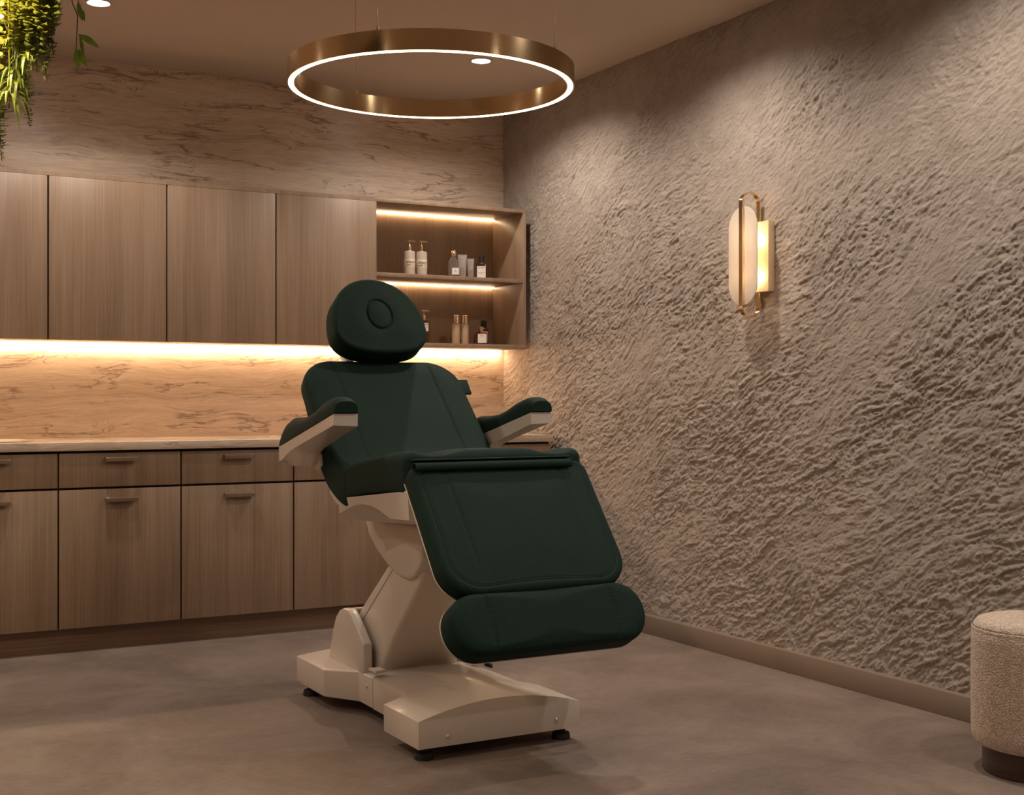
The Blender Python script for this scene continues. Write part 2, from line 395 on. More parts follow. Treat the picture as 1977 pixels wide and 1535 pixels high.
box('stone_slab', XL, -0.050, -0.622, -0.001, 0.864, 0.900, M['counter'], wt, bev=0.0015, origin=(XL, 0, 0.863))
# low stone basin let into the worktop at far left
def stadium(cx, cy, a, b, n=40, p=3.0):
    pts = []
    for i in range(n):
        th = 2*PI*i/n; c, s = math.cos(th), math.sin(th)
        pts.append((cx + a*math.copysign(abs(c)**(2/p), c), cy + b*math.copysign(abs(s)**(2/p), s)))
    return pts
bm = bmesh.new(); R = []
for (sc, z) in ((1.0, 0.9005), (1.0, 0.9055), (0.985, 0.907), (0.955, 0.9065), (0.94, 0.9035), (0.92, 0.9012)):
    R.append([bm.verts.new((p[0], p[1], z)) for p in stadium(-2.86, -0.36, 0.30*sc, 0.17*sc)])
for a, b in zip(R, R[1:]):
    for i in range(40): bm.faces.new((a[i], a[(i+1) % 40], b[(i+1) % 40], b[i]))
bm.faces.new(R[-1]); bm.faces.new(R[0][::-1])
sk = bm_obj('sink', bm, M['counter'], origin=(-2.86, -0.36, 0.9)); sk.location = (-2.86, -0.36, 0.9)
tag(sk, 'shallow brown stone basin set in the worktop at the left edge of the picture', 'sink')

# ================================================================== CEILING LIGHTS
for i, (x, y) in enumerate(SPOTS):
    lab = {0: 'round recessed downlight seen through the ring pendant', 3: 'round recessed downlight beside the trailing plants at top left', 1: 'recessed downlight above the wall sconce, above the picture', 2: 'recessed downlight over the pouf, above the picture', 4: 'added fill downlight by the left wall nearest the cabinets, out of the picture', 5: 'added fill downlight by the middle of the left wall, out of the picture', 6: 'added fill downlight by the rough wall beside the viewer, out of the picture', 7: 'added fill downlight by the rough wall behind the viewer, out of the picture'}[i]
    d = thing('downlight', lab, 'ceiling light', (x, y, H), 'recessed ceiling downlights')
    lathe('trim_ring', [(0.052, -0.0005), (0.052, -0.003), (0.046, -0.004), (0.043, -0.002), (0.042, -0.0005)], (x, y, H), M['ceil'], d, 32, origin=(x, y, H), cap1=False)
    lathe('lens', [(0.041, -0.0012), (0.0405, -0.0035)], (x, y, H), M['down'], d, 32, origin=(x, y, H))
# ================================================================== RING PENDANT
rc = (-1.556, -2.315); RR = 0.491; rz = 2.158; rt_ = 2.224
ring = thing('ring_pendant', 'large brass ring pendant with glowing lower edge hanging on thin cables', 'pendant lamp', (rc[0], rc[1], rz))
o = (rc[0], rc[1], rz)
prof = [(RR, 0.0), (RR, rt_-rz), (RR-0.003, rt_-rz+0.001), (RR-0.025, rt_-rz+0.001), (RR-0.027, rt_-rz), (RR-0.027, 0.0), (RR-0.0225, 0.0), (RR-0.0225, 0.004), (RR-0.0045, 0.004), (RR-0.0045, 0.0)]
def closed_lathe(name, prof, c, mat, parent, n=160, origin=(0, 0, 0)):
    bm = bmesh.new(); rings = []
    for r, z in prof: rings.append([bm.verts.new((c[0]+r*math.cos(2*PI*i/n), c[1]+r*math.sin(2*PI*i/n), c[2]+z)) for i in range(n)])
    m = len(prof)
    for k in range(m):
        a, b = rings[k], rings[(k+1) % m]
        for i in range(n): bm.faces.new((a[i], a[(i+1) % n], b[(i+1) % n], b[i]))
    return bm_obj(name, bm, mat, parent, origin=origin, sharp=30)
closed_lathe('brass_hoop', prof, (rc[0], rc[1], rz), M['brass'], ring, origin=o)
closed_lathe('led_diffuser', [(RR-0.005, -0.0012), (RR-0.005, 0.0035), (RR-0.022, 0.0035), (RR-0.022, -0.0012)], (rc[0], rc[1], rz), M['ring_led'], ring, origin=o)
for (cx, cy) in ((-1.647, -1.834), (-1.907, -2.652), (-1.300, -2.735)):
    d = Vector((cx-rc[0], cy-rc[1])).normalized()*(RR-0.0145)
    x, y = rc[0]+d.x, rc[1]+d.y
    c_ = tube('cable', [(x, y, rt_+0.012), (x, y, H-0.002)], 0.0016, M['brass'], ring, 8, origin=o)
    lathe('cable_grip', [(0.006, 0.0), (0.006, 0.010), (0.003, 0.014)], (x, y, rt_+0.001), M['brass'], ring, 14, origin=o)
lathe('canopy', [(0.07, -0.025), (0.07, -0.001)], (rc[0], rc[1], H), M['brass'], ring, 40, origin=o)

# ================================================================== TREATMENT CHAIR
XC = -1.567; O = (XC, -2.30, 0.0)
chair = thing('treatment_chair', 'dark green leather treatment chair on a white moulded base, under the ring pendant', 'chair', O)

def resample(path, n):
    P = [Vector((0, a, b)) for a, b in path]
    # Catmull-Rom smooth then arclength resample
    out = []
    for i in range(len(P)-1):
        p0 = P[i-1] if i > 0 else P[i]*2-P[i+1]; p1 = P[i]; p2 = P[i+1]; p3 = P[i+2] if i+2 < len(P) else P[i+1]*2-P[i]
        for k in range(20):
            t = k/20; out.append(0.5*((2*p1)+(p2-p0)*t+(2*p0-5*p1+4*p2-p3)*t*t+(3*p1-p0-3*p2+p3)*t**3))
    out.append(P[-1])
    L = [0]
    for a, b in zip(out, out[1:]): L.append(L[-1]+(b-a).length)
    return out, L
class Path:
    def __init__(s, pts): s.p, s.L = resample(pts, 0); s.len = s.L[-1]
    def at(s, d):
        import bisect
        P, L = s.p, s.L
        if d <= 0: t = (P[1]-P[0]).normalized(); return P[0]+t*d, t
        if d >= s.len: t = (P[-1]-P[-2]).normalized(); return P[-1]+t*(d-s.len), t
        i = min(bisect.bisect_right(L, d)-1, len(P)-2); f = (d-L[i])/(L[i+1]-L[i])
        p = P[i].lerp(P[i+1], f)
        j0, j1 = max(i-6, 0), min(i+7, len(P)-1)
        return p, (P[j1]-P[j0]).normalized()
def rrect(hw, L, r0, r1, n=380):
    """rounded rectangle outline in (x, s): r0 radius at s=0, r1 at s=L"""
    pts = []
    def arc(cx, cs, r, a0, a1, m):
        return [(cx+r*math.cos(a0+(a1-a0)*i/m), cs+r*math.sin(a0+(a1-a0)*i/m)) for i in range(m+1)]
    c = arc(hw-r1, L-r1, r1, 0, PI/2, 14)+arc(-hw+r1, L-r1, r1, PI/2, PI, 14)+arc(-hw+r0, r0, r0, PI, 1.5*PI, 14)+arc(hw-r0, r0, r0, 1.5*PI, 2*PI, 14)
    c.append(c[0]); Ls = [0]
    for a, b in zip(c, c[1:]): Ls.append(Ls[-1]+math.hypot(b[0]-a[0], b[1]-a[1]))
    import bisect
    for i in range(n):
        d = Ls[-1]*i/n; j = min(bisect.bisect_right(Ls, d)-1, len(c)-2); f = (d-Ls[j])/max(Ls[j+1]-Ls[j], 1e-9)
        pts.append((c[j][0]+(c[j+1][0]-c[j][0])*f, c[j][1]+(c[j+1][1]-c[j][1])*f))
    return pts
def pad(name, path, outline, cen, thick, er, hfun, mat, parent, widen=None, K=46, edge_back=0.008, cx=XC):
    bm = bmesh.new(); n = len(outline)
    ds = [0.0, er*0.06, er*0.2, er*0.42, er*0.7, er, er*1.25]
    dmax = [math.hypot(p[0]-cen[0], p[1]-cen[1]) for p in outline]
    extra = [ds[-1] + (0.055-ds[-1])*k/16 for k in range(1, 17)]
    ds += extra
    def P3(x, s, h):
        p, t = path.at(s)
        nrm = Vector((0, t.z, -t.y))           # outward (front) normal
        q = p + nrm*h
        return (cx+x, q.y, q.z)
    rings = []
    T = thick if callable(thick) else (lambda s: thick)
    W = widen or (lambda s, q: 1.0)
    def mk(inset_pts, hs): rings.append([bm.verts.new(P3(p[0], p[1], h)) for p, h in zip(inset_pts, hs)])
    def inset(d):
        o = []
        for p, m in zip(outline, dmax):
            g_ = min(d/m, 0.96); o.append((p[0]+(cen[0]-p[0])*g_, p[1]+(cen[1]-p[1])*g_))
        return o
    # back to front
    for d, e in ((0.05, 0.0), (edge_back, 0.0), (edge_back*0.3, edge_back*0.3), (0.0, edge_back)):
        ip = inset(d); mk(ip, [-T(p[1])+e for p in ip])
    for f in (0.33, 0.66):
        mk([(p[0]*W(p[1], f), p[1]) for p in outline], [-T(p[1])+edge_back+(T(p[1])-edge_back-er)*f for p in outline])
    for d in ds:
        ip = inset(d); hh = []
        e = -er + math.sqrt(max(er*er-(er-min(d, er))**2, 0))
        for p in ip: hh.append(e + hfun(p[0], p[1], d))
        mk(ip, hh)
    last = inset(ds[-1])
    for k in range(1, K+1):
        f = k/K; f = min(f, 0.985)
        ip = [(p[0]+(cen[0]-p[0])*f, p[1]+(cen[1]-p[1])*f) for p in last]
        mk(ip, [hfun(p[0], p[1], ds[-1]+f*(m-ds[-1])) for p, m in zip(ip, dmax)])
    for a, b in zip(rings, rings[1:]):
        for i in range(n): bm.faces.new((a[i], a[(i+1) % n], b[(i+1) % n], b[i]))
    bm.faces.new(rings[0][::-1]); bm.faces.new(rings[-1])
    return bm_obj(name, bm, mat, parent, origin=O, sharp=80)
def gs(x, m, s): return math.exp(-((x-m)/s)**2)
def sstep(a, b, x):
    t = min(max((x-a)/(b-a), 0), 1); return t*t*(3-2*t)

# --- backrest
bp = Path([(-1.878, 1.236), (-1.99, 1.120), (-2.09, 1.022), (-2.18, 0.934), (-2.245, 0.884), (-2.33, 0.853), (-2.38, 0.846)])
hwb = 0.314
def h_back(x, s, d):
    h = 0.006*sstep(0.0, 0.10, d)
    fade = sstep(0.02, 0.07, s)*sstep(0.0, 0.12, bp.len-s)
    for sx in (-0.19, 0.19):
        h -= 0.0045*gs(x, sx, 0.0042)*sstep(0.02, 0.05, d)*(0.35+0.65*fade)
    h += 0.003*sstep(0.185, 0.26, abs(x))*sstep(0.02, 0.10, d)
    h -= 0.0012*gs(d, 0.034, 0.003)
    return h
ol = rrect(hwb, bp.len, 0.125, 0.05)
pad('backrest', bp, ol, (0, bp.len*0.5), lambda s: 0.070+0.050*sstep(0.12, 0.42, s), 0.028, h_back, M['green'], chair)
# --- seat
sp = Path([(-2.262, 0.852), (-2.43, 0.884), (-2.60, 0.906), (-2.70, 0.916), (-2.815, 0.922)])
def h_seat(x, s, d):
    ax = abs(x)
    crown = 0.012*(1-sstep(0.08, 0.22, ax)) - (0.018 if x > 0 else 0.008)*gs(ax, 0.205, 0.045)*sstep(0.20, 0.50, s) + 0.010*gs(ax, 0.285, 0.03)*sstep(0.25, 0.48, s)
    h = crown*sstep(0.0, 0.03, d)
    h += 0.004*gs(s, 0.44, 0.12)*math.exp(-(ax/0.2)**2)
    for sx in (-0.185, 0.185): h -= 0.004*gs(x, sx, 0.006)*sstep(0.02, 0.05, d)
    h -= 0.002*gs(d, 0.030, 0.003)
    return h
ol = rrect(0.312, sp.len, 0.03, 0.035)
pad('seat', sp, ol, (0, sp.len*0.5), lambda s: 0.104+0.012*s/sp.len, 0.020, h_seat, M['green'], chair)
# front flap: rolled leather edge over the knee joint
def hollow_roll(name, y, z, r, x0, x1, wall=0.0022):
    bm = bmesh.new(); n = 22; secs = []
    for x in (x0, x1):
        o_, i_ = [], []
        for k in range(n+1):
            a = math.radians(-60 + 285*k/n)
            # open roll: goes from underneath front, over the top, to the back
            o_.append(bm.verts.new((x, y-r*math.cos(a), z+r*math.sin(a)))); i_.append(bm.verts.new((x, y-(r-wall)*math.cos(a), z+(r-wall)*math.sin(a))))
        secs.append((o_, i_))
    (a, ai), (b, bi) = secs
    for k in range(n):
        bm.faces.new((a[k], a[k+1], b[k+1], b[k])); bm.faces.new((ai[k], bi[k], bi[k+1], ai[k+1]))
        bm.faces.new((a[k], ai[k], ai[k+1], a[k+1])); bm.faces.new((b[k], b[k+1], bi[k+1], bi[k]))
    bm.faces.new((a[0], b[0], bi[0], ai[0])); bm.faces.new((a[n], ai[n], bi[n], b[n]))
    return bm_obj(name, bm, M['green'], chair, origin=O, sharp=60)
hollow_roll('knee_flap', -2.842, 0.8845, 0.0135, -1.866, -1.322)
box('flap_strip', -1.862, -1.318, -2.838, -2.79, 0.9035, 0.9075, M['green'], chair, bev=0.0015, origin=O)
box('flap_strip', -1.850, -1.300, -2.833, -2.79, 0.8965, 0.9000, M['green'], chair, bev=0.0015, origin=O)
# --- leg rest
lp = Path([(-2.818, 0.899), (-2.916, 0.778), (-3.014, 0.656), (-3.106, 0.539)])
def h_leg(x, s, d):
    h = 0.007*sstep(0.0, 0.20, d)
    sx0 = 0.200
    for sx in (-sx0, sx0): h -= 0.0035*gs(x, sx*(1.0-0.04*s/lp.len), 0.0040)*sstep(0.02, 0.05, d)*sstep(0.05, 0.18, lp.len-s)
    h -= 0.0020*gs(d, 0.0295, 0.0020) + 0.0016*gs(d, 0.037, 0.0018)
    return h
ol = rrect(0.310, lp.len, 0.040, 0.105)
pad('leg_rest', lp, ol, (0, lp.len*0.5), lambda s: 0.060+0.006*s/lp.len, 0.022, h_leg, M['green'], chair)
def shell(name, path, outl, cen, off, th, inset_):
    sh = [(p[0]+(cen[0]-p[0])*inset_, p[1]+(cen[1]-p[1])*inset_) for p in outl]
    bm = bmesh.new(); R = []
    for h, sc in ((-off, 1.0), (-off-th*0.3, 1.004), (-off-th, 0.985), (-off-th-0.01, 0.90)):
        r_ = []
        for x, s in sh:
            x2, s2 = cen[0]+(x-cen[0])*sc, cen[1]+(s-cen[1])*sc
            p, t = path.at(s2); q = p+Vector((0, t.z, -t.y))*h; r_.append(bm.verts.new((XC+x2, q.y, q.z)))
        R.append(r_)
    n = len(sh)
    for a, b in zip(R, R[1:]):
        for i in range(n): bm.faces.new((a[i], a[(i+1) % n], b[(i+1) % n], b[i]))
    bm.faces.new(R[0][::-1]); bm.faces.new(R[-1])
    return bm_obj(name, bm, M['white'], chair, origin=O, sharp=45)
sh1 = shell('leg_rest_shell', lp, rrect(0.310, lp.len, 0.04, 0.105), (0, lp.len*0.5), 0.058, 0.010, 0.0)
sh1['label'] = 'thin white back shell'
# --- foot rest
fp = Path([(-3.100, 0.543), (-3.133, 0.488), (-3.164, 0.434), (-3.192, 0.385)])
def h_foot(x, s, d):
    h = 0.008*sstep(0.0, 0.06, d)
    for sx in (-0.205, 0.205): h -= 0.0045*gs(x, sx, 0.0048)*sstep(0.012, 0.04, d)
    h -= 0.0015*gs(d, 0.026, 0.003)
    return h
ol = rrect(0.326, fp.len, 0.085, 0.090)
pad('foot_rest', fp, ol, (0, fp.len*0.5), 0.080, 0.026, h_foot, M['green'], chair, K=26)
sh2 = shell('foot_rest_shell', fp, rrect(0.326, fp.len, 0.085, 0.090), (0, fp.len*0.5), 0.076, 0.010, 0.0)
sh2['label'] = 'thin white back shell'
# --- head rest (D-shaped pad with plug)
ch = math.cos(math.radians(28)); shh = math.sin(math.radians(28))
hp = Path([(-1.885+shh*0.155, 1.400+ch*0.155), (-1.885, 1.400), (-1.885-shh*0.15, 1.400-ch*0.15)])
ol = []
n = 280
for i in range(n):
    th = 2*PI*i/n; c, s = math.cos(th), math.sin(th)
    if s < 0: p_, b_ = 2.08, 0.214
    else: p_, b_ = 2.6, 0.108
    ol.append((0.186*math.copysign(abs(c)**(2/p_), c), 0.207 + b_*math.copysign(abs(s)**(2/p_), s)))
def h_head(x, s, d):
    e = math.hypot(x/0.049, (s-0.155)/0.062)
    h = 0.010*sstep(0.0, 0.12, d)
    h -= 0.006*gs(e, 1.0, 0.07) + 0.0035*gs(e, 1.0, 0.5)
    if e < 1: h += 0.003*(1-e*e)
    return h
pad('head_rest', hp, ol, (0, 0.155), 0.090, 0.014, h_head, M['green'], chair, K=60)
prism('head_rest_bracket', [(-1.80, 1.27), (-1.85, 1.225), (-1.81, 1.165), (-1.755, 1.215)], XC-0.115, XC-0.085, 'x', M['white'], chair, bev=0.006, origin=O)
prism('head_rest_bracket', [(-1.80, 1.27), (-1.85, 1.225), (-1.81, 1.165), (-1.755, 1.215)], XC+0.06, XC+0.09, 'x', M['white'], chair, bev=0.006, origin=O)
prism('backrest_tab', [(-1.905, 1.160), (-1.945, 1.108), (-1.936, 1.102), (-1.896, 1.154)], -1.262, -1.208, 'x', M['green'], chair, bev=0.0015, origin=O)
# --- backrest rear shell and seat frame
prism('backrest_shell', [(-2.165, 0.778), (-2.155, 0.768), (-2.185, 0.748), (-2.222, 0.731), (-2.262, 0.727), (-2.262, 0.746), (-2.20, 0.764)], XC-0.302, XC+0.302, 'x', M['white'], chair, bev=0.003, origin=O)
def seat_frame():
    bm = bmesh.new(); ny_ = 30; rows = []
    for i in range(ny_+1):
        f = i/ny_; y = -2.262 - 0.558*f
        zt = 0.754+0.060*f
        zb = 0.702 + 0.038*math.sin(PI*min(f/0.75, 1.0)) + 0.024*f
        zu = 0.676 + 0.03*f
        a, b, c, d = 0.310, 0.306, 0.300, 0.23
        row = [(-a, zt), (-b, zb), (-0.285, zb-0.006), (-d, zu), (d, zu), (0.285, zb-0.006), (b, zb), (a, zt)]
        rows.append([bm.verts.new((XC+x, y, z)) for x, z in row])
    for r, q in zip(rows, rows[1:]):
        for k in range(7): bm.faces.new((r[k], r[k+1], q[k+1], q[k]))
        bm.faces.new((r[7], r[0], q[0], q[7]))
    bm.faces.new(rows[0]); bm.faces.new(rows[-1][::-1])
    return bm_obj('seat_frame', bm, M['white'], chair, origin=O, sharp=30)
seat_frame()
# --- armrests
def arm(side):
    xo = XC + side*0.404; xi = XC + side*0.322; a = thing_part = None
    x0, x1 = min(xo, xi), max(xo, xi)
    # tray: side profile (y,z)
    def ztop(y): return 1.039 - 0.2333*(-(y) - (-(-2.452)))*-1 if False else 1.039 + 0.2333*(-y-2.452)
    bm = bmesh.new(); rows = []; NS = 40
    for i in range(NS+1):
        y = -1.932 - 0.528*i/NS
        zt_ = 1.040 + 0.2333*(-y-2.458)
        zin = np.interp(-y, [1.932, 1.96, 1.99, 2.03, 2.065, 2.095, 2.125, 2.16, 2.458], [0.868, 0.855, 0.850, 0.851, 0.858, 0.876, 0.902, 0.918, 1.000])
        zou = np.interp(-y, [1.932, 1.95, 1.98, 2.01, 2.05, 2.09, 2.458], [0.868, 0.868, 0.878, 0.893, 0.908, 0.918, 1.004])
        row = [(xo, zt_), (xo, zou), (xo-side*0.028, min(zin, zou)+0.002), (xi, zin), (xi, zt_)]
        rows.append([bm.verts.new((x, y, z)) for x, z in row])
    for r, q in zip(rows, rows[1:]):
        for k in range(5): bm.faces.new((r[k], r[(k+1) % 5], q[(k+1) % 5], q[k]))
    bm.faces.new(rows[0]); bm.faces.new(rows[-1][::-1])
    tr = bm_obj('armrest', bm, M['white'], chair, origin=O, sharp=28)
    tr['label'] = 'white moulded armrest tray'
    cx = XC+side*0.303
    prism('armrest_pivot', [(-2.04, 0.90), (-2.12, 0.90), (-2.13, 0.86), (-2.09, 0.838), (-2.05, 0.845)], min(xi, XC+side*0.290), max(xi, XC+side*0.290), 'x', M['white'], chair, bev=0.006, origin=O)
    # pad
    bm = bmesh.new(); NY, NX = 46, 22; rows = []
    xm = (x0+x1)/2; hw = 0.0425
    for i in range(NY+1):
        f = i/NY; y = -1.925 - 0.542*f
        zb = 1.041 + 0.2333*(-y-2.452)
        hh = np.interp(f, [0, .04, .1, .2, .35, .5, .62, .75, .88, .95, 1.0], [0.028, .054, .074, .079, .062, .051, .053, .063, .064, .056, 0.036])
        wv = hw*np.interp(f, [0, .04, .1, .92, .97, 1.0], [0.90, .97, 1.0, 1.0, 0.985, 0.93])
        row = []
        for k in range(NX+1):
            u = -1+2*k/NX; a_ = u*PI/2
            px_ = math.copysign(abs(math.sin(a_))**0.72, u); pz_ = max(math.cos(a_), 0)**0.62
            row.append(bm.verts.new((xm+wv*px_, y, zb+0.0+hh*pz_)))
        rows.append(row)
    for r, q in zip(rows, rows[1:]):
        for k in range(NX): bm.faces.new((r[k], r[k+1], q[k+1], q[k]))
        bm.faces.new((r[NX], r[0], q[0], q[NX]))
    bm.faces.new(rows[0][::-1]); bm.faces.new(rows[-1])
    bm_obj('armrest_pad', bm, M['green'], chair, origin=O, sharp=60)
arm(-1); arm(1)
# --- column
prism('lower_column', [(-1.95, 0.16), (-1.955, 0.250), (-2.071, 0.350), (-2.312, 0.533), (-2.44, 0.63), (-2.60, 0.60), (-2.56, 0.485), (-2.385, 0.311), (-2.246, 0.165), (-2.24, 0.13)], XC-0.150, XC+0.150, 'x', M['white'], chair, bev=0.022, seg=4, origin=O, sharp=25)
prism('upper_column', [(-2.125, 0.685), (-2.175, 0.610), (-2.245, 0.565), (-2.33, 0.525), (-2.42, 0.502), (-2.50, 0.497), (-2.55, 0.512), (-2.60, 0.56), (-2.64, 0.685)], XC-0.165, XC+0.165, 'x', M['white'], chair, bev=0.016, seg=4, origin=O, sharp=25)
prism('seam_line', [(-2.062, 0.286), (-2.40, 0.555), (-2.4008, 0.5538), (-2.0628, 0.2848)], XC-0.1508, XC-0.1490, 'x', M['gap'], chair, origin=O)
# --- base
def arch(x, lo, rise): return lo + rise*(1-(abs(x)/0.283)**2)
def base_block(name, stations, lo, rise, bev=0.006):
    bm = bmesh.new(); rows = []; nx = 24
    for (y, hw) in stations:
        row = [bm.verts.new((XC-hw+2*hw*k/nx, y, arch(-hw+2*hw*k/nx, lo, rise))) for k in range(nx+1)]
        row += [bm.verts.new((XC+hw, y, 0.042)), bm.verts.new((XC-hw, y, 0.042))]
        rows.append(row)
    m = nx+3
    for r, q in zip(rows, rows[1:]):
        for k in range(m): bm.faces.new((r[k], r[(k+1) % m], q[(k+1) % m], q[k]))
    bm.faces.new(rows[0][::-1]); bm.faces.new(rows[-1])
    bmesh.ops.recalc_face_normals(bm, faces=bm.faces)
    es = [e for e in bm.edges if len(e.link_faces) == 2 and e.calc_face_angle(0) > 0.35]
    bmesh.ops.bevel(bm, geom=es, offset=bev, segments=3, profile=0.5, affect='EDGES', clamp_overlap=True)
    return bm_obj(name, bm, M['white'], chair, origin=O, sharp=28)
rb = base_block('rear_base', [(-1.775, 0.283), (-2.055, 0.283), (-2.185, 0.203), (-2.300, 0.203)], 0.138, 0.020)
fb = base_block('front_base', [(-2.837, 0.283), (-2.580, 0.283), (-2.5799, 0.201), (-2.3035, 0.201)], 0.125, 0.043)
def fin(side):
    x0 = XC+side*0.203; x1 = XC+side*0.170
    prism('column_guard', [(-1.895, 0.14), (-1.912, 0.19), (-1.935, 0.255), (-1.965, 0.305), (-2.000, 0.333), (-2.035, 0.345), (-2.085, 0.345), (-2.112, 0.333), (-2.224, 0.248), (-2.226, 0.14)], min(x0, x1), max(x0, x1), 'x', M['white'], chair, bev=0.006, origin=O, sharp=30)
fin(-1); fin(1)
prism('column_guard', [(-1.90, 0.14), (-1.97, 0.30), (-2.03, 0.343), (-2.055, 0.343), (-2.03, 0.30), (-2.0, 0.14)], XC-0.17, XC+0.17, 'x', M['white'], chair, bev=0.005, origin=O)
for s in (-1, 1):
    box('joint_cap', *(sorted((XC+s*0.206, XC+s*0.166))), -2.335, -2.275, 0.168, 0.177, M['white'], chair, bev=0.002, origin=O)
def foot(x, y):
    lathe('foot', [(0.029, 0.0), (0.030, 0.008), (0.027, 0.020), (0.014, 0.024), (0.014, 0.046)], (x, y, 0.0), M['black'], chair, 24, origin=O)
for x, y in ((-1.810, -2.790), (-1.325, -2.790), (-1.812, -1.83), (-1.325, -1.83)): foot(x, y)
def screw(x, y, z, ax):
    bm = bmesh.new(); bmesh.ops.create_uvsphere(bm, u_segments=14, v_segments=8, radius=0.0065)
    bmesh.ops.scale(bm, vec=(0.55, 1, 1) if ax == 'x' else (1, 0.55, 1), verts=bm.verts)
    bmesh.ops.translate(bm, vec=(x, y, z), verts=bm.verts); return bm_obj('screw', bm, M['screw'], chair, origin=O)
screw(-1.753, -2.838, 0.071, 'y'); screw(-1.370, -2.838, 0.074, 'y'); screw(-1.771, -2.255, 0.110, 'x')
pts = [(-1.345+0.0004*i, -2.36-0.0005*i+0.0, 0.152+0.0) for i in range(2)]
hx = [(-1.362+0.026*i/60, -2.335+0.006*math.cos(i*2*PI/10)-0.012*i/60, 0.160+0.007*math.sin(i*2*PI/10)-0.008*i/60) for i in range(61)]
tube('coiled_cable', hx, 0.0017, M['black'], chair, 6, origin=O)

t = NT('satin_brass'); t.base((0.88, 0.70, 0.44)); t.set(Metallic=0.55, Roughness=0.42); M['satin'] = t.m
# ================================================================== SCONCE on the rough wall
YS = -2.203
scn = thing('wall_sconce', 'brass wall sconce with elongated loop and frosted oval glass on the rough wall', 'wall lamp', (0, YS, 1.66))
o = (0, YS, 1.66)
box('back_plate', -0.032, 0.002, YS-0.076, YS+0.076, 1.522, 1.809, M['satin'], scn, bev=0.0015, origin=o)
def loop_pts(yc, hwid, z0, z1, n=18):
    r = hwid; pts = []
    for i in range(n+1): a = PI*i/n; pts.append((yc+r*math.cos(a), z1-r+r*math.sin(a)))
    for i in range(n+1): a = PI+PI*i/n; pts.append((yc+r*math.cos(a), z0+r+r*math.sin(a)))
    return pts
def band_loop(name, y, wid, lp_, th, mat):
    bm = bmesh.new(); n = len(lp_); R = []
    for i, (x, z) in enumerate(lp_):
        x0_, z0_ = lp_[i-1]; x1_, z1_ = lp_[(i+1) % n]; t = Vector((x1_-x0_, z1_-z0_)).normalized(); nn = Vector((t.y, -t.x))
        R.append([bm.verts.new((x+nn.x*b, y+a, z+nn.y*b)) for a, b in ((-wid/2, 0), (wid/2, 0), (wid/2, -th), (-wid/2, -th))])
    for i in range(n):
        a, b = R[i], R[(i+1) % n]
        for k in range(4): bm.faces.new((a[k], a[(k+1) % 4], b[(k+1) % 4], b[k]))
    return bm_obj(name, bm, mat, scn, origin=o, sharp=35)
band_loop('brass_loop', YS, 0.022, loop_pts(-0.0645, 0.0485, 1.417, 1.930), 0.0045, M['brass'])
# frosted glass pane
t = NT('frosted_glass')
tr = t.n('ShaderNodeBsdfTranslucent'); tr.inputs[0].default_value = (0.95, 0.88, 0.78, 1)
df = t.n('ShaderNodeBsdfDiffuse'); df.inputs[0].default_value = (0.85, 0.78, 0.70, 1)
tp = t.n('ShaderNodeBsdfRefraction'); tp.inputs['Roughness'].default_value = 0.35; tp.inputs['IOR'].default_value = 1.1; tp.inputs[0].default_value = (1, 0.95, 0.88, 1)
m1 = t.n('ShaderNodeMixShader'); m1.inputs[0].default_value = 0.62; t.l(tr.outputs[0], m1.inputs[1]); t.l(df.outputs[0], m1.inputs[2])
m2 = t.n('ShaderNodeMixShader'); m2.inputs[0].default_value = 0.0; t.l(m1.outputs[0], m2.inputs[1]); t.l(tp.outputs[0], m2.inputs[2]); t.l(m2.outputs[0], t.out.inputs[0])
M['frost'] = t.m
gl = [(y, z) for y, z in loop_pts(YS+0.001, 0.089, 1.466, 1.870)]
gp = prism('glass_pane', gl, -0.1020, -0.0965, 'x', M['frost'], scn, bev=0.001, origin=o)
for z in (1.742, 1.580):
    bm = bmesh.new(); bmesh.ops.create_uvsphere(bm, u_segments=20, v_segments=12, radius=0.012)
    bmesh.ops.translate(bm, vec=(-0.060, YS, z), verts=bm.verts); bm_obj('bulb', bm, M['bulb'], scn, origin=o)
    bm = bmesh.new(); add_tube(bm, [(-0.050, YS, z), (-0.031, YS, z)], 0.007, 12); bm_obj('bulb_holder', bm, M['brass'], scn, origin=o)

# ================================================================== POUF
pc = (-0.306, -3.779)
pf = thing('pouf', 'round cream boucle pouf on a dark wood plinth at the right edge', 'pouf', (pc[0], pc[1], 0)); o = (pc[0], pc[1], 0)
R_ = 0.176
prof = [(0.02, 0.075), (R_-0.03, 0.075), (R_-0.012, 0.082), (R_-0.002, 0.098), (R_, 0.12), (R_+0.001, 0.25), (R_, 0.385), (R_-0.001, 0.410), (R_-0.004, 0.4165), (R_-0.0065, 0.418), (R_-0.005, 0.4195), (R_-0.006, 0.427), (R_-0.016, 0.440), (R_-0.035, 0.447), (R_*0.5, 0.452), (0.005, 0.454)]
lathe('cushion', prof, (pc[0], pc[1], 0), M['boucle'], pf, 96, origin=o, sharp=70)
lathe('seam_piping', [(R_-0.003, 0.4185-0.002), (R_-0.0005, 0.4185), (R_-0.003, 0.4185+0.002)], (pc[0], pc[1], 0), M['boucle'], pf, 96, origin=o, cap0=False, cap1=False)
lathe('plinth', [(0.142, 0.0), (0.145, 0.003), (0.145, 0.074), (0.02, 0.0745)], (pc[0], pc[1], 0), M['dark_wood'], pf, 72, origin=o)

